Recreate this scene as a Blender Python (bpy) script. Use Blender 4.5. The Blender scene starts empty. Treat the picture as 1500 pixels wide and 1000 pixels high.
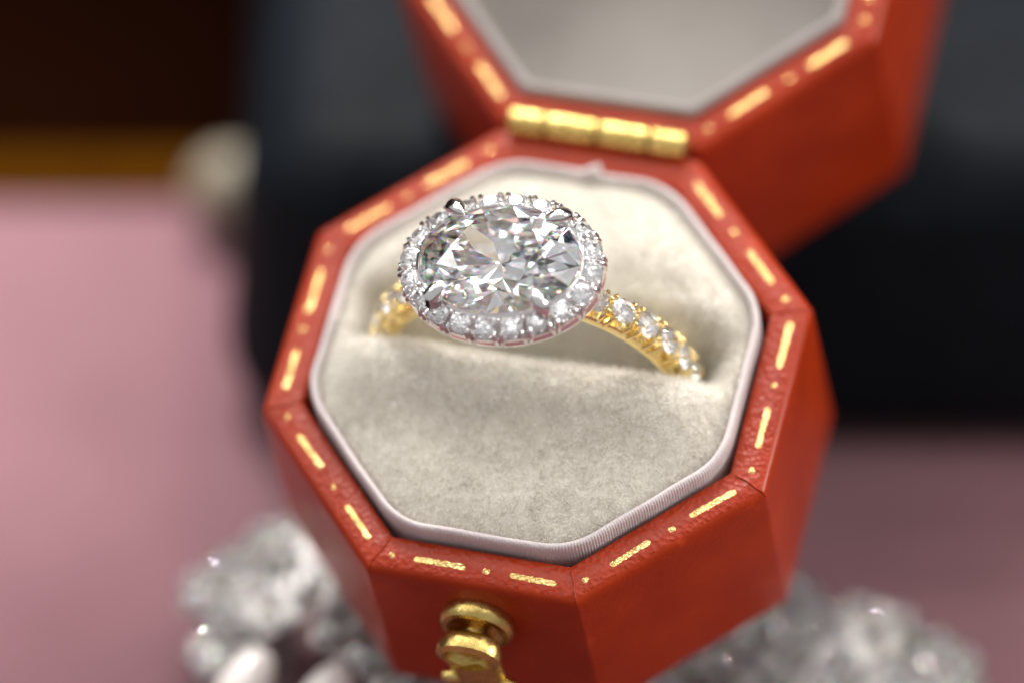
import bpy, bmesh, math, random
from mathutils import Vector, Matrix, noise
import numpy as np

random.seed(7)
rng = np.random.default_rng(7)
S = 0.001            # everything below is written in millimetres
PI = math.pi
sc = bpy.context.scene
COL = sc.collection

# ------------------------------------------------------------------ camera
EL = math.radians(35.0)
TZ = 28.3            # height of the box rim's centre above the mat (mm)
cd = bpy.data.cameras.new('camera')
cam = bpy.data.objects.new('camera', cd); COL.objects.link(cam)
cam.matrix_world = Matrix(((1, 0, 0, 0.0),
                           (0, math.sin(EL), -math.cos(EL), -0.22245),
                           (0, math.cos(EL), math.sin(EL), 0.15576 + TZ * S),
                           (0, 0, 0, 1)))
cd.sensor_width = 36.0
cd.lens = 6680.1 * 36.0 / 1500.0
cd.shift_x = -35.2 / 1500.0
cd.shift_y = 24.7 / 1500.0
cd.clip_start = 0.005; cd.clip_end = 20.0
cd.dof.use_dof = True
cd.dof.focus_distance = 0.2640
cd.dof.aperture_fstop = 9.2
cd.dof.aperture_blades = 0
sc.camera = cam

# ------------------------------------------------------------------ world and lamps
w = bpy.data.worlds.new('World'); sc.world = w; w.use_nodes = True
bg = w.node_tree.nodes['Background']
bg.inputs[0].default_value = (0.95, 0.94, 0.95, 1); bg.inputs[1].default_value = 0.22

def lamp(name, loc, target, size, power, col, size_y=None):
    d = bpy.data.lights.new(name, 'AREA'); d.energy = power; d.color = col
    d.size = size
    if size_y: d.shape = 'RECTANGLE'; d.size_y = size_y
    o = bpy.data.objects.new(name, d); COL.objects.link(o)
    o.location = loc
    o.rotation_euler = (Vector(target) - Vector(loc)).to_track_quat('-Z', 'Y').to_euler()
    return o
# overhead panels added for soft light and gem contrast, spots behind the counter, one lamp to the right
for px in (-0.86, -0.48, -0.10, 0.28, 0.66):
    for py in (-0.28, 0.10, 0.48, 0.86):
        lamp('added_overhead_panel', (px, py, 0.92), (px * 0.5, py * 0.5, 0.0), 0.22, 0.46 if (px, py) == (-0.10, 0.10) else 0.27 if py > 0 else 0.15, (1.0, 0.98, 0.96), 0.22)
lamp('back_spot_lamp', (-0.10, 0.36, 0.52), (-0.01, 0.02, 0.0), 0.14, 1.15, (1.0, 0.97, 0.94))
sd_ = bpy.data.lights.new('counter_spot_lamp', 'SPOT'); sd_.energy = 8.5; sd_.color = (1.0, 0.98, 0.97); sd_.shadow_soft_size = 0.02
sd_.spot_size = math.radians(11.5); sd_.spot_blend = 1.0
so_ = bpy.data.objects.new('counter_spot_lamp', sd_); COL.objects.link(so_); so_.location = (-0.10, 0.30, 0.42)
so_.rotation_euler = (Vector((-0.052, 0.054, 0.0)) - so_.location).to_track_quat('-Z', 'Y').to_euler()
lamp('back_spot_lamp', (0.12, 0.44, 0.56), (0.0, 0.02, 0.02), 0.05, 0.6, (1.0, 0.95, 0.88))
lamp('side_lamp', (0.60, -0.05, 0.30), (0, 0, 0.02), 0.14, 1.1, (1.0, 0.95, 0.90))
for k, q in enumerate(((-0.35, 0.25, 0.60), (0.33, 0.30, 0.62), (0.05, 0.62, 0.45), (-0.55, -0.05, 0.42), (0.42, -0.12, 0.66))):
    lamp('added_sparkle_lamp', q, (0, 0, 0.02), 0.016, 0.16, ((1, 0.93, 0.82), (0.85, 0.92, 1))[k % 2])  # tiny bright sources added to make the stones sparkle

sc.view_settings.view_transform = 'Standard'
sc.view_settings.look = 'None'
sc.view_settings.exposure = 1.2
sc.view_settings.gamma = 1.0
sc.view_settings.use_curve_mapping = False
sc.render.engine = 'CYCLES'
cy = sc.cycles
cy.max_bounces = 28; cy.transmission_bounces = 28; cy.glossy_bounces = 12; cy.diffuse_bounces = 4
cy.transparent_max_bounces = 8
cy.sample_clamp_indirect = 12.0
cy.blur_glossy = 0.2
cy.use_denoising = True
try:
    cy.denoiser = 'OPENIMAGEDENOISE'; cy.denoising_input_passes = 'RGB_ALBEDO_NORMAL'
except Exception: pass
cy.use_adaptive_sampling = False

# ------------------------------------------------------------------ materials
def nt(name):
    m = bpy.data.materials.new(name); m.use_nodes = True
    return m, m.node_tree, m.node_tree.nodes['Principled BSDF']

def noise_node(t, scale, detail=4, rough=0.6, coord='Object'):
    tc = t.nodes.new('ShaderNodeTexCoord'); n = t.nodes.new('ShaderNodeTexNoise')
    n.inputs['Scale'].default_value = scale; n.inputs['Detail'].default_value = detail
    n.inputs['Roughness'].default_value = rough
    t.links.new(tc.outputs[coord], n.inputs['Vector']); return n

def ramp(t, src, c0, c1, p0=0.3, p1=0.7):
    r = t.nodes.new('ShaderNodeValToRGB')
    r.color_ramp.elements[0].position = p0; r.color_ramp.elements[1].position = p1
    r.color_ramp.elements[0].color = (*c0, 1); r.color_ramp.elements[1].color = (*c1, 1)
    t.links.new(src, r.inputs['Fac']); return r

def bump(t, b, src, dist, strength=1.0):
    bp = t.nodes.new('ShaderNodeBump'); bp.inputs['Distance'].default_value = dist
    bp.inputs['Strength'].default_value = strength
    t.links.new(src, bp.inputs['Height']); t.links.new(bp.outputs['Normal'], b.inputs['Normal'])
    return bp

def surf(name, c0, c1, scale, rough=0.5, bscale=None, bdist=0.0, metallic=0.0, spec=0.5, sheen=0.0, coat=0.0, rvar=0.0):
    m, t, b = nt(name)
    n = noise_node(t, scale)
    r = ramp(t, n.outputs['Fac'], c0, c1); t.links.new(r.outputs['Color'], b.inputs['Base Color'])
    b.inputs['Roughness'].default_value = rough; b.inputs['Metallic'].default_value = metallic
    b.inputs['Specular IOR Level'].default_value = spec
    b.inputs['Sheen Weight'].default_value = sheen; b.inputs['Coat Weight'].default_value = coat
    b.inputs['Coat Roughness'].default_value = 0.25
    if rvar:
        mr = t.nodes.new('ShaderNodeMapRange'); n3 = noise_node(t, scale * 2.3)
        mr.inputs['To Min'].default_value = rough - rvar; mr.inputs['To Max'].default_value = rough + rvar
        t.links.new(n3.outputs['Fac'], mr.inputs['Value']); t.links.new(mr.outputs['Result'], b.inputs['Roughness'])
    if bscale:
        n2 = noise_node(t, bscale, 5, 0.65); bump(t, b, n2.outputs['Fac'], bdist)
    return m

def leather(name, c0, c1, rough, grain=2600.0, depth=0.00004, coat=0.15, spec=0.3):
    m, t, b = nt(name)
    n = noise_node(t, 160.0, 5)
    r = ramp(t, n.outputs['Fac'], c0, c1)
    # rubbed marks: small paler scuffs with their own shape
    ns = noise_node(t, 330.0, 9, 0.72); rs_ = ramp(t, ns.outputs['Fac'], (0, 0, 0), (1, 1, 1), 0.60, 0.72)
    mc = t.nodes.new('ShaderNodeMix'); mc.data_type = 'RGBA'
    t.links.new(rs_.outputs['Color'], mc.inputs[0]); t.links.new(r.outputs['Color'], mc.inputs[6])
    mc.inputs[7].default_value = (min(1, c1[0] * 1.25 + .01), c1[1] * 1.6 + .004, c1[2] * 2 + .004, 1)
    t.links.new(mc.outputs[2], b.inputs['Base Color'])
    tc = t.nodes.new('ShaderNodeTexCoord'); v = t.nodes.new('ShaderNodeTexVoronoi')
    v.inputs['Scale'].default_value = grain; t.links.new(tc.outputs['Object'], v.inputs['Vector'])
    n2 = noise_node(t, grain * 0.7, 4)
    mx = t.nodes.new('ShaderNodeMath'); mx.operation = 'ADD'
    t.links.new(v.outputs['Distance'], mx.inputs[0]); t.links.new(n2.outputs['Fac'], mx.inputs[1])
    bump(t, b, mx.outputs[0], depth)
    mr = t.nodes.new('ShaderNodeMapRange'); n3 = noise_node(t, 420.0)
    mr.inputs['To Min'].default_value = rough - 0.08; mr.inputs['To Max'].default_value = rough + 0.08
    t.links.new(n3.outputs['Fac'], mr.inputs['Value']); t.links.new(mr.outputs['Result'], b.inputs['Roughness'])
    b.inputs['Coat Weight'].default_value = coat; b.inputs['Coat Roughness'].default_value = 0.2
    b.inputs['Specular IOR Level'].default_value = spec
    return m

def diamond(name, ior=2.417, disp=0.022):
    m = bpy.data.materials.new(name); m.use_nodes = True; t = m.node_tree
    t.nodes.clear(); out = t.nodes.new('ShaderNodeOutputMaterial')
    prev = None
    if not disp:
        g = t.nodes.new('ShaderNodeBsdfGlass'); g.inputs['IOR'].default_value = ior; g.inputs['Roughness'].default_value = 0.0
        t.links.new(g.outputs[0], out.inputs['Surface']); return m
    for col, i in (((0.5, 0.25, 0.25), ior - disp), ((0.25, 0.5, 0.25), ior), ((0.25, 0.25, 0.5), ior + disp)):
        g = t.nodes.new('ShaderNodeBsdfGlass'); g.inputs['Color'].default_value = (*col, 1)
        g.inputs['IOR'].default_value = i; g.inputs['Roughness'].default_value = 0.0
        if prev is None: prev = g.outputs[0]
        else:
            a = t.nodes.new('ShaderNodeAddShader'); t.links.new(prev, a.inputs[0]); t.links.new(g.outputs[0], a.inputs[1])
            prev = a.outputs[0]
    t.links.new(prev, out.inputs['Surface'])
    return m

M = {}
M['red'] = leather('red_leather', (0.29, 0.0205, 0.0016), (0.40, 0.034, 0.0026), 0.38, 3400.0, 0.000018, 0.2, 0.16)
M['red_rim'] = leather('red_leather_tooled', (0.27, 0.0185, 0.0016), (0.38, 0.031, 0.0026), 0.32, 2900.0, 0.00008, 0.15, 0.2)
M['black'] = leather('black_leather', (0.003, 0.005, 0.0075), (0.006, 0.009, 0.0135), 0.6, 900.0, 0.00006, 0.0, 0.10)
M['pink'] = surf('pink_suede', (0.135, 0.051, 0.064), (0.165, 0.064, 0.079), 60, 0.85, 2500, 0.00008, sheen=0.2)
M['wood'] = surf('dark_wood', (0.004, 0.0010, 0.0004), (0.006, 0.0016, 0.0007), 30, 0.8, 300, 0.0001, spec=0.0)
M['trim'] = surf('tan_trim', (0.030, 0.010, 0.0006), (0.062, 0.022, 0.0012), 90, 0.7, 800, 0.0001, spec=0.0)
M['backdrop'] = surf('dark_backdrop', (0.010, 0.004, 0.003), (0.022, 0.009, 0.006), 12, 0.9, spec=0.05)
m, t, b = nt('gold_foil'); M['foil'] = m
n = noise_node(t, 1500, 4); r = ramp(t, n.outputs['Fac'], (0.86, 0.55, 0.17), (1.0, 0.74, 0.34)); t.links.new(r.outputs['Color'], b.inputs['Base Color'])
b.inputs['Metallic'].default_value = 1.0; b.inputs['Roughness'].default_value = 0.22
tc = t.nodes.new('ShaderNodeTexCoord'); v = t.nodes.new('ShaderNodeTexVoronoi'); v.inputs['Scale'].default_value = 7000
t.links.new(tc.outputs['Object'], v.inputs['Vector'])
n2 = noise_node(t, 5200, 3); ad = t.nodes.new('ShaderNodeMath'); ad.operation = 'ADD'
t.links.new(v.outputs['Distance'], ad.inputs[0]); t.links.new(n2.outputs['Fac'], ad.inputs[1])
bump(t, b, ad.outputs[0], 0.00007)
# leather showing where the foil has worn off
b2 = t.nodes.new('ShaderNodeBsdfPrincipled'); b2.inputs['Base Color'].default_value = (0.33, 0.05, 0.006, 1); b2.inputs['Roughness'].default_value = 0.45
n4 = noise_node(t, 2300, 3, coord='Object'); wr = ramp(t, n4.outputs['Fac'], (0, 0, 0), (1, 1, 1), 0.33, 0.40)
mx_ = t.nodes.new('ShaderNodeMixShader'); t.links.new(wr.outputs['Color'], mx_.inputs[0])
t.links.new(b2.outputs[0], mx_.inputs[1]); t.links.new(b.outputs[0], mx_.inputs[2]); t.links.new(mx_.outputs[0], t.nodes['Material Output'].inputs['Surface'])
M['gold'] = surf('yellow_gold', (0.90, 0.70, 0.30), (0.95, 0.78, 0.38), 300, 0.13, 1500, 0.00001, metallic=1.0)
M['brass'] = surf('brass', (0.52, 0.37, 0.11), (0.74, 0.55, 0.19), 900, 0.27, 1300, 0.00007, metallic=1.0, rvar=0.08)
M['white_gold'] = surf('white_gold', (0.82, 0.80, 0.79), (0.88, 0.86, 0.85), 300, 0.16, 1500, 0.00001, metallic=1.0)
M['silver'] = surf('silver', (0.34, 0.32, 0.31), (0.44, 0.42, 0.41), 300, 0.5, 1500, 0.00002, metallic=1.0)
M['cream'] = surf('cream_velvet', (0.80, 0.765, 0.69), (0.85, 0.815, 0.745), 330, 0.95, 2200, 0.0001, sheen=0.4, spec=0.1)
M['fibre'] = surf('velvet_fibre', (0.74, 0.69, 0.605), (0.97, 0.955, 0.92), 3800, 0.9, sheen=0.3, spec=0.1)
t = M['fibre'].node_tree; b_ = t.nodes['Principled BSDF']; o_ = t.nodes['Material Output']
tl = t.nodes.new('ShaderNodeBsdfTranslucent'); tl.inputs['Color'].default_value = (0.95, 0.93, 0.88, 1)
mx_ = t.nodes.new('ShaderNodeMixShader'); mx_.inputs[0].default_value = 0.42
t.links.new(b_.outputs[0], mx_.inputs[1]); t.links.new(tl.outputs[0], mx_.inputs[2]); t.links.new(mx_.outputs[0], o_.inputs['Surface'])
M['ribbon'] = surf('ribbed_ribbon', (0.64, 0.56, 0.555), (0.72, 0.65, 0.64), 400, 0.75, 3500, 0.00008, sheen=0.3, spec=0.2)
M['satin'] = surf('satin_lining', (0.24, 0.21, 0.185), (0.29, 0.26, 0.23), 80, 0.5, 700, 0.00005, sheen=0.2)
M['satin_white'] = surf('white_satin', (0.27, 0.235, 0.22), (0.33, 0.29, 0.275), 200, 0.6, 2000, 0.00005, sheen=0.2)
M['diamond'] = diamond('diamond', 2.417, 0.028)
M['crystal'] = diamond('crystal', 1.85, 0.03)
M['pave'] = diamond('small_diamond', 2.417, 0)
M['pearl'] = surf('pearl', (0.78, 0.72, 0.68), (0.86, 0.82, 0.80), 200, 0.18, coat=0.6)
M['cream_pearl'] = surf('cream_pearl', (0.22, 0.185, 0.13), (0.25, 0.215, 0.15), 200, 0.6)

# ------------------------------------------------------------------ helpers
def mesh(name, V, F, smooth=30.0):
    me = bpy.data.meshes.new(name)
    me.from_pydata([tuple(c * S for c in v) for v in V], [], F)
    bm = bmesh.new(); bm.from_mesh(me)
    bmesh.ops.remove_doubles(bm, verts=bm.verts, dist=1e-7)
    bmesh.ops.recalc_face_normals(bm, faces=bm.faces)
    if smooth:
        for f in bm.faces: f.smooth = True
        for e in bm.edges:
            if len(e.link_faces) == 2 and e.calc_face_angle(0) > math.radians(smooth): e.smooth = False
    bm.to_mesh(me); bm.free()
    return me

def put(name, me, mat, parent=None, mtx=None):
    o = bpy.data.objects.new(name, me); COL.objects.link(o)
    if mat is not None and not me.materials: me.materials.append(M[mat])
    o.parent = parent
    if mtx is not None: o.matrix_local = mtx
    return o

def obj(name, V, F, mat, parent=None, smooth=30.0, mtx=None):
    return put(name, mesh(name, V, F, smooth), mat, parent, mtx)

def tag(o, label, cat, group=None):
    o['label'] = label; o['category'] = cat
    if group: o['group'] = group
    return o

def empty(name, mtx):
    o = bpy.data.objects.new(name, None); COL.objects.link(o); o.matrix_world = mtx
    o.empty_display_size = 0.005
    return o

def TR(v, rot=None):
    m = Matrix.Translation(Vector(v) * S)
    return m @ rot.to_4x4() if rot is not None else m

def loft(loops, closed_ends=(True, True)):
    """loops: list of equally long closed vertex loops"""
    n = len(loops[0]); V = [p for l in loops for p in l]; F = []
    for i in range(len(loops) - 1):
        for j in range(n):
            k = (j + 1) % n
            F.append((i * n + j, i * n + k, (i + 1) * n + k, (i + 1) * n + j))
    if closed_ends[0]: F.append(tuple(range(n))[::-1])
    if closed_ends[1]: F.append(tuple(range((len(loops) - 1) * n, len(loops) * n)))
    return V, F

def join(parts):
    V, F = [], []
    for v, f in parts:
        o = len(V); V += list(v); F += [tuple(i + o for i in q) for q in f]
    return V, F

def lathe(profile, n=32):
    """profile (r, z) about z, capped where r>0 at the ends"""
    return loft([[(r * math.cos(2 * PI * j / n), r * math.sin(2 * PI * j / n), z) for j in range(n)] for r, z in profile])

def tube(path, radii, n=10, squash=1.0):
    path = [Vector(p) for p in path]; loops = []
    for i, p in enumerate(path):
        d = (path[min(i + 1, len(path) - 1)] - path[max(i - 1, 0)]).normalized()
        ref = Vector((0, 0, 1)) if abs(d.z) < 0.9 else Vector((1, 0, 0))
        a = d.cross(ref).normalized(); b = a.cross(d).normalized()
        loops.append([tuple(p + (a * math.cos(2 * PI * j / n) + b * math.sin(2 * PI * j / n) * squash) * radii[i]) for j in range(n)])
    return loft(loops)

def ball(c, r, n=10, sq=(1, 1, 1)):
    prof = [(max(1e-4, math.sin(PI * i / n)), -math.cos(PI * i / n)) for i in range(n + 1)]
    V, F = lathe(prof, n * 2)
    return [(c[0] + x * r * sq[0], c[1] + y * r * sq[1], c[2] + z * r * sq[2]) for x, y, z in V], F

AP, CH = 15.5, 6.38          # apothem of the box and half length of its back and front edges
def corners(ins):
    a = AP - ins; c = CH - ins * math.tan(PI / 8)
    # counter-clockwise seen from above, starting at the left-back corner
    return [(-a, c), (-a, -c), (-c, -a), (c, -a), (a, -c), (a, c), (c, a), (-c, a)]

def rounded(pts, r, n):
    out = []; k = len(pts)
    for i in range(k):
        P = Vector(pts[i]); u = (P - Vector(pts[i - 1])).normalized(); v = (Vector(pts[(i + 1) % k]) - P).normalized()
        ang = math.acos(max(-1, min(1, u.dot(v)))); t = r * math.tan(ang / 2)
        nrm = Vector((-u.y, u.x)); c = P - u * t + nrm * r
        s = -nrm * r
        for j in range(n + 1):
            a = ang * j / n
            out.append((c.x + s.x * math.cos(a) - s.y * math.sin(a), c.y + s.x * math.sin(a) + s.y * math.cos(a)))
    return out

def resample(poly, N):
    P = np.array(poly + [poly[0]]); seg = np.linalg.norm(np.diff(P, axis=0), axis=1); L = np.concatenate([[0], np.cumsum(seg)])
    t = np.linspace(0, L[-1], N, endpoint=False)
    return np.stack([np.interp(t, L, P[:, 0]), np.interp(t, L, P[:, 1])], 1), L[-1]

# ------------------------------------------------------------------ setting
def slab(x0, x1, y0, y1, z0, z1, r=0.0, n=4):
    """box with rounded upright edges and rounded top/bottom edges"""
    def lp(i, z):
        rr = max(r - i, 0.02)
        return [(x, y, z) for x, y in rounded([(x0 + i, y0 + i), (x1 - i, y0 + i), (x1 - i, y1 - i), (x0 + i, y1 - i)], rr, n)]
    if r == 0: r = 0.02
    loops = []
    b = r * 0.8
    for k in range(n + 1):
        a = PI / 2 * k / n; loops.append(lp(b * (1 - math.sin(a)), z0 + b * (1 - math.cos(a))))
    for k in range(n + 1):
        a = PI / 2 * k / n; loops.append(lp(b * (1 - math.cos(a)), z1 - b * (1 - math.sin(a))))
    return loft(loops)

V, F = slab(-900, 900, -500, 500, -34, -3.0, 2.0)
o = obj('table', V, F, 'wood'); o['kind'] = 'structure'
V, F = slab(-1500, 1500, 500.5, 520, -600, 1400, 2.0)
o = obj('backdrop', V, F, 'backdrop'); o['kind'] = 'structure'

mat_root = empty('pink_mat', TR((0, 0, -3.0)))
tag(mat_root, 'soft pink suede mat with a tan border lying on the dark table', 'mat')
V, F = slab(-170, 170, -160, 61, 0.0, 3.0, 1.2)
obj('pad', V, F, 'pink', mat_root)
for args in ((-172, 172, 61, 67, 0, 3.5), (-172, 172, -165, -160, 0, 3.5), (-175, -170, -160, 61, 0, 3.5), (170, 175, -160, 61, 0, 3.5)):
    V, F = slab(*args, 1.0); obj('border', V, F, 'trim', mat_root)

# black leather block behind and under the lid
BT = 23.8
blk = empty('leather_block', TR((24, 75, 0)))
tag(blk, 'large black leather display block behind the open red box', 'display block')
V, F = slab(-43.2, 60, -46.5, 60, 0.0, BT, 7.5, 10)
V = [(x - (2.5 * (1 - z / BT) if x < -30 else 0) + noise.noise(Vector((x * .05, y * .05, z * .05))) * .35, y + noise.noise(Vector((x * .06 + 9, y * .05, z * .07))) * .35,
      z + (noise.noise(Vector((x * .05 + 3, y * .05, 4))) * .3 if z > 1 else 0)) for x, y, z in V]
obj('block_body', V, F, 'black', blk)

# small cream pearl left of the block
V, F = ball((0, 0, 3.2), 3.2, 16, (1, 1, 1)); V = [(x, y, z) for x, y, z in V if True]
o = obj('cream_pearl_bead', V, F, 'cream_pearl', None, 60, TR((-22.2, 57.0, 0)))
tag(o, 'single cream pearl bead lying on the pink mat left of the block', 'bead')

# ------------------------------------------------------------------ the ring box
RB = Matrix(((0.962636585775072, 0.24388698123377153, -0.11768578551375819),
             (-0.2707935664930081, 0.8690279003622179, -0.4140789209052202),
             (0.0012837730753878507, 0.430476072246429, 0.9026010764174713)))
MB = Matrix.Translation((0, 0, TZ * S)) @ RB.to_4x4()
box = empty('ring_box', MB)
tag(box, 'open octagonal red leather ring box with gold tooled rim and cream cushion', 'ring box')

def shell(H, taper, well, f=lambda p: p):
    """octagonal tray: outer wall, rounded rim, inner wall and floor; z=0 is the rim"""
    ex = AP * (taper - 1)
    prof = [(1.2, -H), (0.35 - ex, -H + 0.05), (-ex + 0.05, -H + 0.3), (-ex, -H + 0.7), (-ex * 0.5, -H * 0.5), (0, -0.75), (0.05, -0.42), (0.17, -0.18), (0.34, -0.05), (0.55, 0.0),
            (1.2, 0.03), (2.1, 0.0), (2.3, -0.06), (2.4, -0.25), (2.45, -well * 0.5), (2.5, -well)]
    loops = []
    for ins, z in prof:
        loops.append([f((x, y, z)) for x, y in rounded(corners(ins), 0.45 if ins < 2 else 0.3, 3)])
    V, F = loft(loops)
    return V, F

HB, HL = 13.54, 18.40
V, F = shell(HB, 1.0229, 5.5)
base = obj('base', V, F, 'red', box, 28)
AL = PI - 3.01367598
def lidf(p):
    x, y, z = p
    yy = AP - y
    return (x, AP + 0.25 + yy * math.cos(AL) - z * math.sin(AL), yy * math.sin(AL) + z * math.cos(AL))
V, F = shell(HL, 1.0229, 8.5, lidf)
lid = obj('lid', V, F, 'red', box, 28)
for o_ in (base, lid):
    o_.data.materials.append(M['red_rim'])
    for pl in o_.data.polygons:
        if 8 <= pl.index // 32 <= 13 and len(pl.vertices) == 4: pl.material_index = 1

# gold tooling: short dashes and dots along the rims
def dash_mesh(L, wd, name, sd):
    n = 26; loops = []
    for sc_, z in ((1.0, -0.04), (0.98, 0.02), (0.80, 0.05), (0.40, 0.068)):
        hw = wd / 2 * sc_; hl = max(0.0, L / 2 - wd / 2); lp = []
        m_ = 10
        side = [(hl * (2 * k / m_ - 1)) for k in range(m_ + 1)]
        pts = [(x, -hw) for x in side] + [(hl + hw * math.cos(a), hw * math.sin(a)) for a in (-1.0, -0.4, 0.4, 1.0)]
        pts += [(x, hw) for x in side[::-1]] + [(-hl - hw * math.cos(a), -hw * math.sin(a)) for a in (-1.0, -0.4, 0.4, 1.0)]
        for x, y in pts:
            k = 0.05 * noise.noise(Vector((x * 3.1 + sd * 7, y * 5, sd))) + 0.03 * noise.noise(Vector((x * 9 + sd * 3, y * 9, sd + 4)))
            lp.append((x + k * .6, y + k * (1 if y > 0 else -1), z + (0.02 * noise.noise(Vector((x * 4, y * 4, sd + 9))) if z > .03 else 0)))
        loops.append(lp)
    V, F = loft(loops); return mesh(name, V, F, 60)
DASH = [dash_mesh(2.85 + 0.08 * k, 0.42 + 0.03 * (k % 3), 'tooled_dash', k) for k in range(6)]
DOTS = [dash_mesh(0.44 + 0.03 * k, 0.42, 'tooled_dot', 20 + k) for k in range(4)]
def tooling(parent, frame, skip=()):
    pts = corners(1.12)
    for i in range(8):
        if i in skip: continue
        A = Vector(pts[i]); B = Vector(pts[(i + 1) % 8]); d = B - A; ang = math.atan2(d.y, d.x)
        for t, kind in ((0.07, 'dot'), (0.315, 'dash'), (0.555, 'dot'), (0.795, 'dash')):
            t += random.uniform(-.008, .008)
            q = A + d * t + Vector((-d.y, d.x)).normalized() * random.uniform(-.05, .05)
            mt = TR((q.x, q.y, -0.015), Matrix.Rotation(ang + random.uniform(-.03, .03), 3, 'Z'))
            put('tooled_' + kind, random.choice(DASH) if kind == 'dash' else random.choice(DOTS), 'foil', parent, frame @ mt)
ID = Matrix.Identity(4)
tooling(base, ID, skip=(6,))
# lid frame: flat-open position is the octagon mirrored in the hinge line
LF = Matrix.Translation((0, (AP + 0.25) * S, 0)) @ Matrix.Rotation(AL, 4, 'X') @ Matrix.Translation((0, AP * S, 0)) @ Matrix.Rotation(PI, 4, 'Z')
tooling(lid, LF, skip=(6,))

# leather overlap seams across the rim at the corners
for i in range(8):
    A = Vector(corners(0.05)[i]); B = Vector(corners(2.3)[i])
    side = Vector((-(B - A).y, (B - A).x)).normalized()
    V, F = tube([(A.x, A.y, -0.45), (*(A.lerp(B, .10)), -0.10), (*(A.lerp(B, .22) + side * .04), 0.0), (*(A.lerp(B, .55) - side * .05), 0.03), (*(A.lerp(B, .85)), 0.01), (*B, -0.12)],
                [0.05, 0.07, 0.08, 0.08, 0.09, 0.06], 8)
    if i in (1, 2, 3, 4, 5): obj('rim_seam', V, F, 'red_rim', base)

# hinge
hg = box
knuckles = [(-5.6, -3.3), (-3.25, -0.05), (0.05, 3.25), (3.3, 5.6)]
V, F = loft([[(x, 15.75 + 0.3 * math.cos(2 * PI * j / 12), 0.55 + 0.3 * math.sin(2 * PI * j / 12)) for j in range(12)] for x in (-5.65, 5.65)])
hinge = obj('hinge', V, F, 'brass', box)
for x0, x1 in knuckles:
    prof = [(x0, .62), (x0 + .06, .80), (x0 + .16, .86), (x1 - .16, .86), (x1 - .06, .80), (x1, .62)]
    V, F = loft([[(x, 15.85 + r * math.cos(2 * PI * j / 24), 0.45 + r * math.sin(2 * PI * j / 24)) for j in range(24)] for x, r in prof])
    obj('knuckle', V, F, 'brass', hinge)

# catch on the front wall
M_front = TR((0.05, -15.6, -3.7), Matrix.Rotation(PI / 2, 3, 'X'))   # local z points out of the front wall
V, F = lathe([(2.15, -0.1), (2.25, 0.35), (2.22, 0.75), (2.05, 1.0), (1.75, 1.05), (1.5, 0.85), (1.1, 0.45), (0.75, 0.35), (0.7, 0.6), (0.62, 1.9), (0.3, 1.95)], 40)
catch = obj('catch', V, F, 'brass', box, 40, M_front)
lv = []
# lever: an oval eye with a recess, tapering down into two side wings
def eye(z, sx, sy, oy=0): return [(sx * math.cos(2 * PI * j / 32), oy + sy * math.sin(2 * PI * j / 32), z) for j in range(32)]
V, F = loft([eye(1.5, 1.4, 1.1), eye(1.75, 1.85, 1.45), eye(2.3, 2.0, 1.6), eye(2.75, 1.95, 1.5), eye(2.95, 1.6, 1.15), eye(2.85, 1.35, 0.9), eye(2.3, 1.15, 0.7), eye(2.15, 0.4, 0.2)])
lever = obj('catch_lever', V, F, 'brass', catch, 40)
V, F = tube([(0.1, -0.9, 2.3), (0.35, -2.2, 2.5), (0.6, -3.6, 2.7), (0.8, -5.0, 2.6), (0.9, -5.8, 2.3)], [1.75, 1.65, 1.5, 1.4, 0.7], 18, 0.5)
obj('lever_tongue', V, F, 'brass', catch, 50)
for sx in (-1, 1):
    V, F = tube([(0.5, -3.0, 2.5), (0.5 + sx * 1.0, -2.7, 2.7), (0.5 + sx * 1.8, -2.5, 2.9), (0.5 + sx * 2.3, -2.6, 2.9)], [0.5, 0.42, 0.48, 0.3], 12)
    obj('lever_wing', V, F, 'brass', catch, 50)

# ---- lid lining
def lid_loop(ins, z, r=0.3): return [lidf((x, y, z)) for x, y in rounded(corners(ins), r, 3)]
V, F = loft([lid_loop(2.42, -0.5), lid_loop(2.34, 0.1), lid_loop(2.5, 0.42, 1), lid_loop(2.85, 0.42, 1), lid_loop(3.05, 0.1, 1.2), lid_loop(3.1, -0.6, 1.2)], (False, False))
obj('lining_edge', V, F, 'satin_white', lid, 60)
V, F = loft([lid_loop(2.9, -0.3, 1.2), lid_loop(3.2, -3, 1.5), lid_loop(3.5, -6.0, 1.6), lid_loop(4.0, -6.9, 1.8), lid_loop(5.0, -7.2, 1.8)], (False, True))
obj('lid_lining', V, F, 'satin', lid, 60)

# ---- cushion
NB = 280
bnd, _ = resample(rounded(corners(3.05), 5.2, 10), NB)
def sst(a, b, t):
    t = np.clip((t - a) / (b - a), 0, 1); return t * t * (3 - 2 * t)
def cz(x, y, d):
    yp = y - 0.5 - 0.05 * np.maximum(x, 0)
    z = 0.1 + 1.35 * (1 - np.exp(-d / 1.5))
    z = z + 1.15 * np.exp(-((yp + 3.3) / 2.7) ** 2) * sst(0, 3.5, d) + 0.55 * np.exp(-((yp - 6.2) / 2.6) ** 2) * sst(0, 2.5, d)
    slot = sst(-2.3, -0.45, yp) * (1 - sst(0.7, 3.8, yp)) * sst(0.2, 3.0, d)
    return z - 4.0 * slot
NR = 96
CV = []; CF = []
for i in range(NR + 1):
    s = 1 - (i / NR); s = max(s, 0.004)
    for j in range(NB):
        x, y = bnd[j] * s; d = (1 - s) * 12.5
        z = float(cz(x, y, d)) + 0.05 * noise.noise(Vector((x * .45, y * .45, 1.3))) + 0.05 * noise.noise(Vector((x * 1.3, y * 1.3, 5)))
        CV.append((x, y, z))
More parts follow.
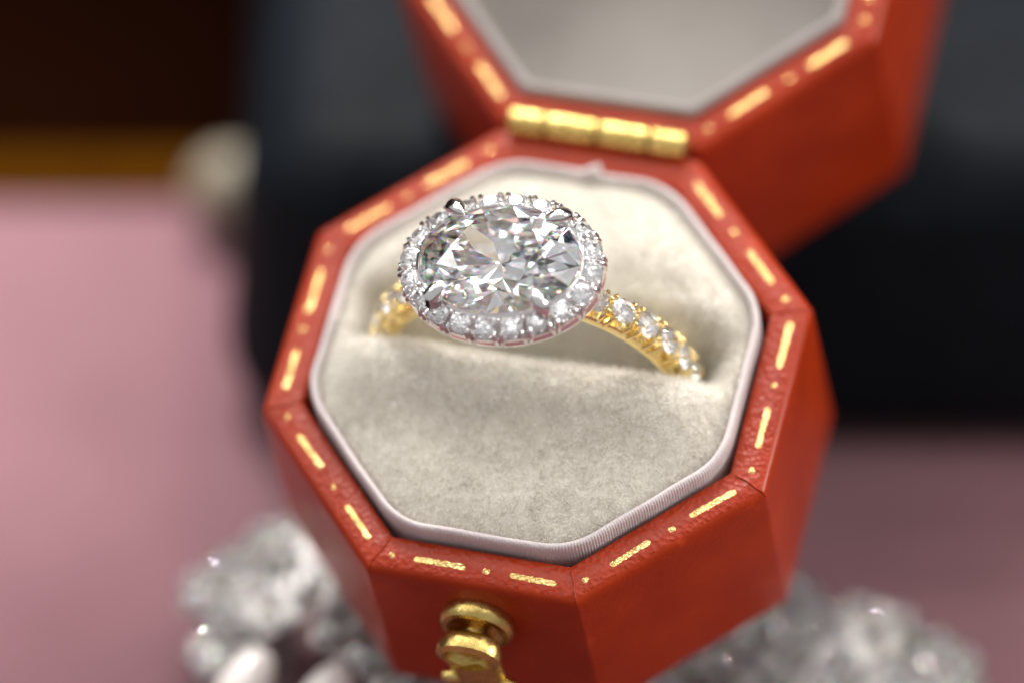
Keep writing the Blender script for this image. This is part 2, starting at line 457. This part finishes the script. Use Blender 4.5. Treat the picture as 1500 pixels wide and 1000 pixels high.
for i in range(NR):
    for j in range(NB):
        k = (j + 1) % NB
        CF.append((i * NB + j, i * NB + k, (i + 1) * NB + k, (i + 1) * NB + j))
CF.append(tuple(range(NR * NB, (NR + 1) * NB)))
cushion = obj('cushion', CV, CF, 'cream', box, 60)

# velvet pile: short leaning fibres standing on the cushion
A = np.array(CV); q = np.array([f for f in CF if len(f) == 4])
p0, p1, p2, p3 = (A[q[:, k]] for k in range(4))
nr = np.cross(p2 - p0, p3 - p1); ar = np.linalg.norm(nr, axis=1); nr = nr / np.maximum(ar, 1e-9)[:, None]
nr[nr[:, 2] < 0] *= -1
NF = 75000
idx = rng.choice(len(q), NF, p=ar / ar.sum()); u = rng.random((NF, 1)); v = rng.random((NF, 1))
pt = (p0[idx] * (1 - u) + p1[idx] * u) * (1 - v) + (p3[idx] * (1 - u) + p2[idx] * u) * v
swirl = np.stack([np.sin(pt[:, 0] * .55 + 1.3 * np.sin(pt[:, 1] * .6)), np.cos(pt[:, 1] * .5 + np.sin(pt[:, 0] * .7)), np.zeros(NF)], 1)
dr = nr[idx] * 0.8 + swirl * 0.10 + np.array([0.12, -0.35, 0.0]) + rng.normal(0, 0.42, (NF, 3)); dr /= np.linalg.norm(dr, axis=1)[:, None]
ln = rng.uniform(0.30, 0.75, (NF, 1)); sd = np.cross(dr, rng.normal(0, 1, (NF, 3))); sd /= np.linalg.norm(sd, axis=1)[:, None]
wd = 0.034
tv = np.concatenate([pt - sd * wd - nr[idx] * .03, pt + sd * wd - nr[idx] * .03, pt + dr * ln], 1).reshape(-1, 3) * S
me = bpy.data.meshes.new('velvet_pile')
me.vertices.add(NF * 3); me.vertices.foreach_set('co', tv.ravel())
me.loops.add(NF * 3); me.loops.foreach_set('vertex_index', np.arange(NF * 3, dtype=np.int32))
me.polygons.add(NF); me.polygons.foreach_set('loop_start', np.arange(0, NF * 3, 3, dtype=np.int32))
me.update(); me.validate()
o = put('velvet_pile', me, 'fibre', cushion); o['kind'] = 'stuff'

# ribbed ribbon piping round the cushion
NP = 2350
mid, LEN = resample(rounded(corners(2.86), 4.6, 12), NP)
tan = np.roll(mid, -1, 0) - np.roll(mid, 1, 0); tan /= np.linalg.norm(tan, axis=1)[:, None]
outn = np.stack([tan[:, 1], -tan[:, 0]], 1)
ribs = 470
sect = [(0.14, -3.2, .5), (0.20, -0.4, 1), (0.23, 0.55, 1), (0.20, 0.88, .9), (0.10, 1.04, .5), (-0.03, 1.08, .3), (-0.15, 1.0, .2), (-0.22, 0.7, .1), (-0.22, -1.6, 0)]
loops = []
for o_, z_, k_ in sect:
    lp = []
    for j in range(NP):
        wob = 0.022 * k_ * math.cos(2 * PI * ribs * j / NP)
        wz = 0.12 * noise.noise(Vector((mid[j, 0] * .25, mid[j, 1] * .25, 2.0)))
        e = o_ + wob + 0.06 * noise.noise(Vector((mid[j, 0] * .4, mid[j, 1] * .4, 8.0)))
        lp.append((mid[j, 0] + outn[j, 0] * e, mid[j, 1] + outn[j, 1] * e, z_ + (wz if z_ > -1 else 0) + wob * .5))
    loops.append(lp)
V, F = loft(loops, (False, False))
obj('piping', V, F, 'ribbon', cushion, 70)
# overlapped ribbon end at the back
V, F = slab(-0.8, 0.8, -0.2, 0.2, -1.6, 0.85, 0.18, 3)
V = [(x, y + .18 * math.sin(x * 2), z + 0.25 * x) for x, y, z in V]
obj('ribbon_end', V, F, 'ribbon', cushion, 60, TR((0.2, 12.65, 0.55), Matrix.Rotation(0.15, 3, 'Z')))

# ------------------------------------------------------------------ diamonds
def brilliant(name, nsub=2, table=0.56, crown=34.5, pav=40.8, girdle=0.035, rl=0.26):
    V, F = [], []
    def P(r, k, z):
        a = PI / 4 * k; V.append((r * math.cos(a), r * math.sin(a), z)); return len(V) - 1
    tc, tp = math.tan(math.radians(crown)), math.tan(math.radians(pav)); c2 = math.cos(PI / 8)
    tb = [P(table, k, (1 - table) * tc) for k in range(8)]
    rs = (table * c2 + 1) / 2
    st = [P(rs, k + .5, (1 - rs * c2) * tc) for k in range(8)]
    NG = 16 * nsub
    gu = [P(1.0, 8 * i / NG, 0) for i in range(NG)]
    gl = [P(1.0, 8 * i / NG, -girdle) for i in range(NG)]
    lo = [P(rl, k + .5, -girdle - (1 - rl * c2) * tp) for k in range(8)]
    cu = P(0, 0, -girdle - tp)
    per = NG // 8; h = per // 2
    F.append(tuple(tb))
    for k in range(8):
        k1 = (k + 1) % 8; km = (k - 1) % 8
        F.append((tb[k], tb[k1], st[k]))
        F.append((tb[k], st[km], gu[k * per], st[k]))
        g = [gu[(k * per + i) % NG] for i in range(per + 1)]; l = [gl[(k * per + i) % NG] for i in range(per + 1)]
        F.append((st[k],) + tuple(g[:h + 1])[::-1]); F.append((st[k],) + tuple(g[h:])[::-1])
        F.append((lo[k],) + tuple(l[:h + 1])); F.append((lo[k],) + tuple(l[h:]))
        F.append((cu, lo[km], l[0], lo[k]))
        for i in range(per): F.append((g[i], g[i + 1], l[i + 1], l[i]))
    return V, F

def stone_mesh(name, rx, ry, rz, nsub=2, **kw):
    V, F = brilliant(name, nsub, **kw)
    return mesh(name, [(x * rx, y * ry, z * rz) for x, y, z in V], F, 0)

# ------------------------------------------------------------------ the ring
def rotm(ang, i, j):
    m = Matrix.Identity(3); c, s = math.cos(ang), math.sin(ang)
    m[i][i] = c; m[j][j] = c; m[i][j] = -s; m[j][i] = s; return m
RR = rotm(math.radians(2.3), 0, 1) @ rotm(math.radians(-0.1), 1, 2) @ rotm(math.radians(-3.6), 2, 0)
MR = MB @ TR((-0.32, 0.5, -2.0), RR)
ring = empty('diamond_ring', MR)
tag(ring, 'yellow gold engagement ring with large oval diamond in a white halo', 'ring')
HG, SA, SB = 12.2, 4.84, 3.68         # girdle height, stone half axes
R0, R1 = 8.55, 9.35                   # inner and outer radius of the plain part of the shank
BW = 0.95                             # half width of the band

def on_shank(phi, r, y): return (r * math.sin(phi), y, r * math.cos(phi))   # phi from the top, +x side positive
loops = []
NS = 120
PH0 = math.radians(21)
for i in range(NS):
    ph = PH0 + (2 * PI - 2 * PH0) * i / (NS - 1)
    k = 1 - 0.18 * sst(math.radians(100), math.radians(180), abs(ph if ph < PI else 2 * PI - ph))
    b = BW * k
    top = R1 + 0.0
    prof = [(R0, -b * .75), (R0 + .12, -b * .95), (R0 + .4, -b), (top - .15, -b), (top, -b * .88), (top, b * .88), (top - .15, b), (R0 + .4, b), (R0 + .12, b * .95), (R0, b * .75)]
    loops.append([on_shank(ph, r, y) for r, y in prof])
V, F = loft(loops)
shank = obj('shank', V, F, 'gold', ring, 40)
SMALL = stone_mesh('pave_stone', 0.80, 0.80, 0.80, 2)
step = math.radians(10.6); first = math.radians(31.0)
posts = []
for side in (-1, 1):
    for k in range(7):
        ph = side * (first + step * k)
        up = Vector(on_shank(ph, 1, 0)); tg = Vector((math.cos(ph), 0, -math.sin(ph)))
        rot = Matrix((tg, Vector((0, 1, 0)), up)).transposed() @ Matrix.Rotation(random.uniform(0, .8), 3, 'Z') @ Matrix.Rotation(random.uniform(-.05, .05), 3, 'X')
        put('pave_stone', SMALL, 'pave', shank, TR(up * (R1 + 0.72), rot))
    for k in range(8):
        pc = side * (first + step * (k - 0.5))
        for y in (-1, 1):
            for dq in (-0.030, 0.030):
                ph = pc + dq
                a = Vector(on_shank(ph * 1.0 + (pc - ph) * .2, R1 - 0.28, y * (BW + .02)))
                b = Vector(on_shank(ph, R1 + 0.38, y * (BW - .04)))
                c = Vector(on_shank(ph, R1 + 0.74, y * (BW - .20)))
                d = Vector(on_shank(ph, R1 + 0.86, y * (BW - .34)))
                posts.append(tube([a, b, c, d], [0.09, 0.13, 0.14, 0.07], 8))
            posts.append(ball(on_shank(pc, R1 + 0.72, y * 0.42), 0.17, 6))
V, F = join(posts); obj('claw_row', V, F, 'gold', shank, 50)

# head: tapered gallery, halo band, stones, beads, claws
def ell(t, a, b, z): return (a * math.cos(t), b * math.sin(t), z)
NH = 120
def eloop(a, b, z): return [ell(2 * PI * j / NH, a, b, z) for j in range(NH)]
HA, HBb = 6.10, 4.88        # outer half axes of the halo
zt = HG - 0.60              # top of halo band
loops = [eloop(SA + .06, SB + .06, zt + .12), eloop(SA + .16, SB + .16, zt + .14), eloop(SA + .24, SB + .24, zt - .35), eloop(SA + .5, SB + .5, zt - .80), eloop(HA - .34, HBb - .34, zt - 0.85), eloop(HA - .24, HBb - .24, zt - .60), eloop(HA - .12, HBb - .12, zt - .58),
         eloop(HA - .10, HBb - .10, zt - .85), eloop(HA - .05, HBb - .05, zt - 1.00), eloop(HA - .05, HBb - .05, zt - 1.16), eloop(HA - .35, HBb - .35, zt - 1.22),
         eloop(SA - .3, SB - .3, zt - 1.15), eloop(SA - .25, SB - .25, zt - .6)]
V, F = loft(loops, (False, False))
n = NH; L = len(loops)
F += [((L - 1) * n + j, (L - 1) * n + (j + 1) % n, (j + 1) % n, j) for j in range(n)]
halo = obj('halo_setting', V, F, 'white_gold', ring, 40)
HST = stone_mesh('halo_stone', 0.67, 0.67, 0.72, 2)
NHS = 20
mx = [(5.46 * math.cos(t), 4.24 * math.sin(t)) for t in np.linspace(0, 2 * PI, 721)[:-1]]
ctr, per = resample(mx, NHS * 2)
orn = []
for k in range(NHS * 2):
    x, y = ctr[k]; nx, ny = x / 5.46 ** 2, y / 4.24 ** 2; nl = math.hypot(nx, ny); nx /= nl; ny /= nl
    outv = Vector((nx, ny, 0)); tg = Vector((-ny, nx, 0))
    tilt = 0.24
    up = (Vector((0, 0, 1)) * math.cos(tilt) + outv * math.sin(tilt)).normalized()
    if k % 2 == 0:
        ov = tg.cross(up)
        rot = Matrix((ov, tg, up)).transposed() @ Matrix.Rotation(random.uniform(0, .8), 3, 'Z') @ Matrix.Rotation(random.uniform(-.06, .06), 3, 'X')
        put('halo_stone', HST, 'pave', halo, TR((x, y, zt + 0.12), rot))
    else:
        c = Vector((x, y, zt))
        for sg in (-1, 1):
            # paired outer posts with a V between them
            a = c + outv * 0.58 + tg * sg * 0.13 + Vector((0, 0, -1.0))
            b = c + outv * 0.66 + tg * sg * 0.19 + Vector((0, 0, -0.35))
            d = c + outv * 0.50 + tg * sg * 0.24 + Vector((0, 0, 0.10))
            e = c + outv * 0.34 + tg * sg * 0.26 + Vector((0, 0, 0.22))
            orn.append(tube([a, b, d, e], [0.11, 0.14, 0.17, 0.10], 8))
        orn.append(ball(c - outv * 0.34 + Vector((0, 0, 0.24)), 0.20, 7))
V, F = join(orn); obj('halo_claw_row', V, F, 'white_gold', halo, 50)
# polished inner collar that carries the oval
loops = [eloop(SA - .02, SB - .02, HG - .75), eloop(SA + .14, SB + .14, HG - .75), eloop(SA + .14, SB + .14, HG - 0.16), eloop(SA + .02, SB + .02, HG - 0.10)]
V, F = loft(loops, (False, False)); obj('collar', V, F, 'white_gold', halo, 40)
# gallery struts down to the shank
for sx in (-1, 1):
    for sy in (-1, 1):
        V, F = tube([(sx * 3.9, sy * 2.9, zt - 1.0), (sx * 3.6, sy * 1.9, zt - 1.9), (sx * 3.6, sy * 0.8, 9.0)], [0.45, 0.4, 0.45], 10)
        obj('gallery_strut', V, F, 'white_gold', halo, 50)
V, F = loft([eloop(4.9, 2.1, zt - 1.25), eloop(4.3, 1.7, zt - 1.9), eloop(3.9, 1.2, 9.0)], (False, False))
obj('gallery_rail', V, F, 'white_gold', halo, 50)

OV = stone_mesh('oval_diamond', SA, SB, SB * 1.0, 4, table=0.57, crown=33.0, pav=40.2, girdle=0.03, rl=0.36)
put('oval_diamond', OV, 'diamond', ring, TR((0, 0, HG)))
for sx in (-1, 1):
    for sy in (-1, 1):
        t = math.atan2(sy * 0.80, sx * 0.66)
        e = Vector((SA * math.cos(t), SB * math.sin(t), 0)); o_ = e.normalized()
        path = [e * 1.06 + Vector((0, 0, HG - 1.3)), e * 1.075 + Vector((0, 0, HG - 0.2)), e * 1.05 + Vector((0, 0, HG + 0.38)), e * 0.97 + Vector((0, 0, HG + 0.68)),
                e * 0.88 + Vector((0, 0, HG + 0.83)), e * 0.80 + Vector((0, 0, HG + 0.86))]
        V, F = tube(path, [0.45, 0.55, 0.60, 0.53, 0.32, 0.06], 14)
        obj('claw', V, F, 'white_gold', ring, 60)

# ------------------------------------------------------------------ crystal brooches under and beside the box
CR = [stone_mesh('crystal', r, r, r, 1, table=0.4) for r in (0.6, 0.72, 0.5, 0.85)]
BIG = stone_mesh('crystal', 0.85, 0.85, 0.95, 1, table=0.35)
def brooch(loc, lobes, label, flat=1.0):
    b = empty('crystal_brooch', TR(loc)); tag(b, label, 'brooch')
    fr = []
    for (cx, cy, cz_, r, lean) in lobes:
        up = Vector((lean[0], lean[1], 1)).normalized(); q = up.to_track_quat('Z', 'Y').to_matrix()
        cz_ *= flat; C = Vector((cx, cy, cz_))
        # stem to the mat, dished flower frame on top
        fr.append(tube([(cx * .9, cy * .9, 0.05), (cx * .95, cy * .95, cz_ * .5), tuple(C - up * .3)], [0.9, 0.6, 0.8], 8))
        n = 36; loops = []
        for s_, z in ((0.3, -0.9), (0.75, -0.6), (1.0, -0.25), (1.02, 0.0), (0.9, 0.1), (0.6, 0.05), (0.2, 0.2)):
            loops.append([tuple(C + q @ Vector((r * s_ * (1 + .10 * math.cos(6 * 2 * PI * j / n)) * math.cos(2 * PI * j / n), r * s_ * (1 + .10 * math.cos(6 * 2 * PI * j / n)) * math.sin(2 * PI * j / n), z))) for j in range(n)])
        fr.append(loft(loops))
        put('crystal', BIG, 'crystal', b, TR(C + up * 0.7, q @ Matrix.Rotation(random.uniform(-.5, .5), 3, 'X') @ Matrix.Rotation(random.uniform(-.5, .5), 3, 'Y')))
        for k in range(6):
            a = 2 * PI * k / 6 + random.uniform(-.1, .1); rr = r * .72
            d_ = q @ Vector((math.cos(a), math.sin(a), 0)); nn = (up + d_ * .35 + Vector((random.uniform(-.2, .2), random.uniform(-.2, .2), 0))).normalized()
            put('crystal', random.choice(CR[:2] + CR[3:]), 'crystal', b, TR(C + d_ * rr + up * .45, nn.to_track_quat('Z', 'Y').to_matrix()))
        for k in range(8):
            a = 2 * PI * k / 8 + .2; d_ = q @ Vector((math.cos(a), math.sin(a), 0)); nn = (up + d_ * 1.2).normalized()
            put('crystal', CR[2], 'crystal', b, TR(C + d_ * r * .98 + up * .02, nn.to_track_quat('Z', 'Y').to_matrix()))
    V, F = join(fr); obj('brooch_frame', V, F, 'silver', b, 40)
    return b
lobes = [(-1.6, 4.8, 7.2, 3.4, (-.2, .1)), (-5.6, 3.4, 5.4, 3.0, (-.4, 0)), (-2.4, 0.6, 6.6, 3.0, (-.2, -.3)), (2.6, 1.2, 8.0, 3.2, (.1, -.2)), (3.6, -4.2, 7.4, 3.0, (.1, -.3)), (-5.2, -1.6, 4.4, 2.6, (-.4, -.2)),
         (6.4, -8.2, 7.6, 2.6, (0, -.2)), (3.2, 5.0, 8.4, 3.0, (0, .1))]
brooch((-14.4, 4.6, 0), lobes, 'silver crystal brooch with white pearl drops under the corner of the red box')
lobes = [(-8.4, 1.6, 5.0, 3.0, (-.1, -.2)), (-3.4, 4.4, 4.6, 3.2, (0, 0)), (-2.6, -1.2, 4.6, 2.9, (0, -.3)), (2.2, 2.0, 4.4, 3.2, (.1, -.1)), (6.4, 0.6, 3.2, 2.8, (.3, 0)), (3.0, -3.6, 3.4, 2.7, (.1, -.3)),
         (-7.8, -3.8, 4.0, 2.8, (-.1, -.3)), (-12.5, -1.8, 4.6, 2.8, (0, -.2)), (8.0, -4.0, 2.6, 2.4, (.3, -.2))]
brooch((19.2, 2.8, 0), lobes, 'wide low crystal flower brooch without pearls beside the red box', 0.82)
lb = [o for o in COL.objects if o.name == 'crystal_brooch'][0]
bpy.context.view_layer.update()
inv = lb.matrix_world.inverted()
for wx, wy, wz, dv in ((-18.2, -3.6, 5.6, (0.45, 0.75, 0.42)), (-13.2, -5.4, 5.8, (0.40, 0.75, 0.45))):
    V, F = ball((0, 0, 0), 1.7, 16, (1, 1, 1.9))
    rot_ = Vector(dv).to_track_quat('Z', 'Y').to_matrix()
    obj('pearl_drop', V, F, 'pearl', lb, 60, Matrix.Translation(inv @ Vector((wx * S, wy * S, wz * S))) @ rot_.to_4x4())
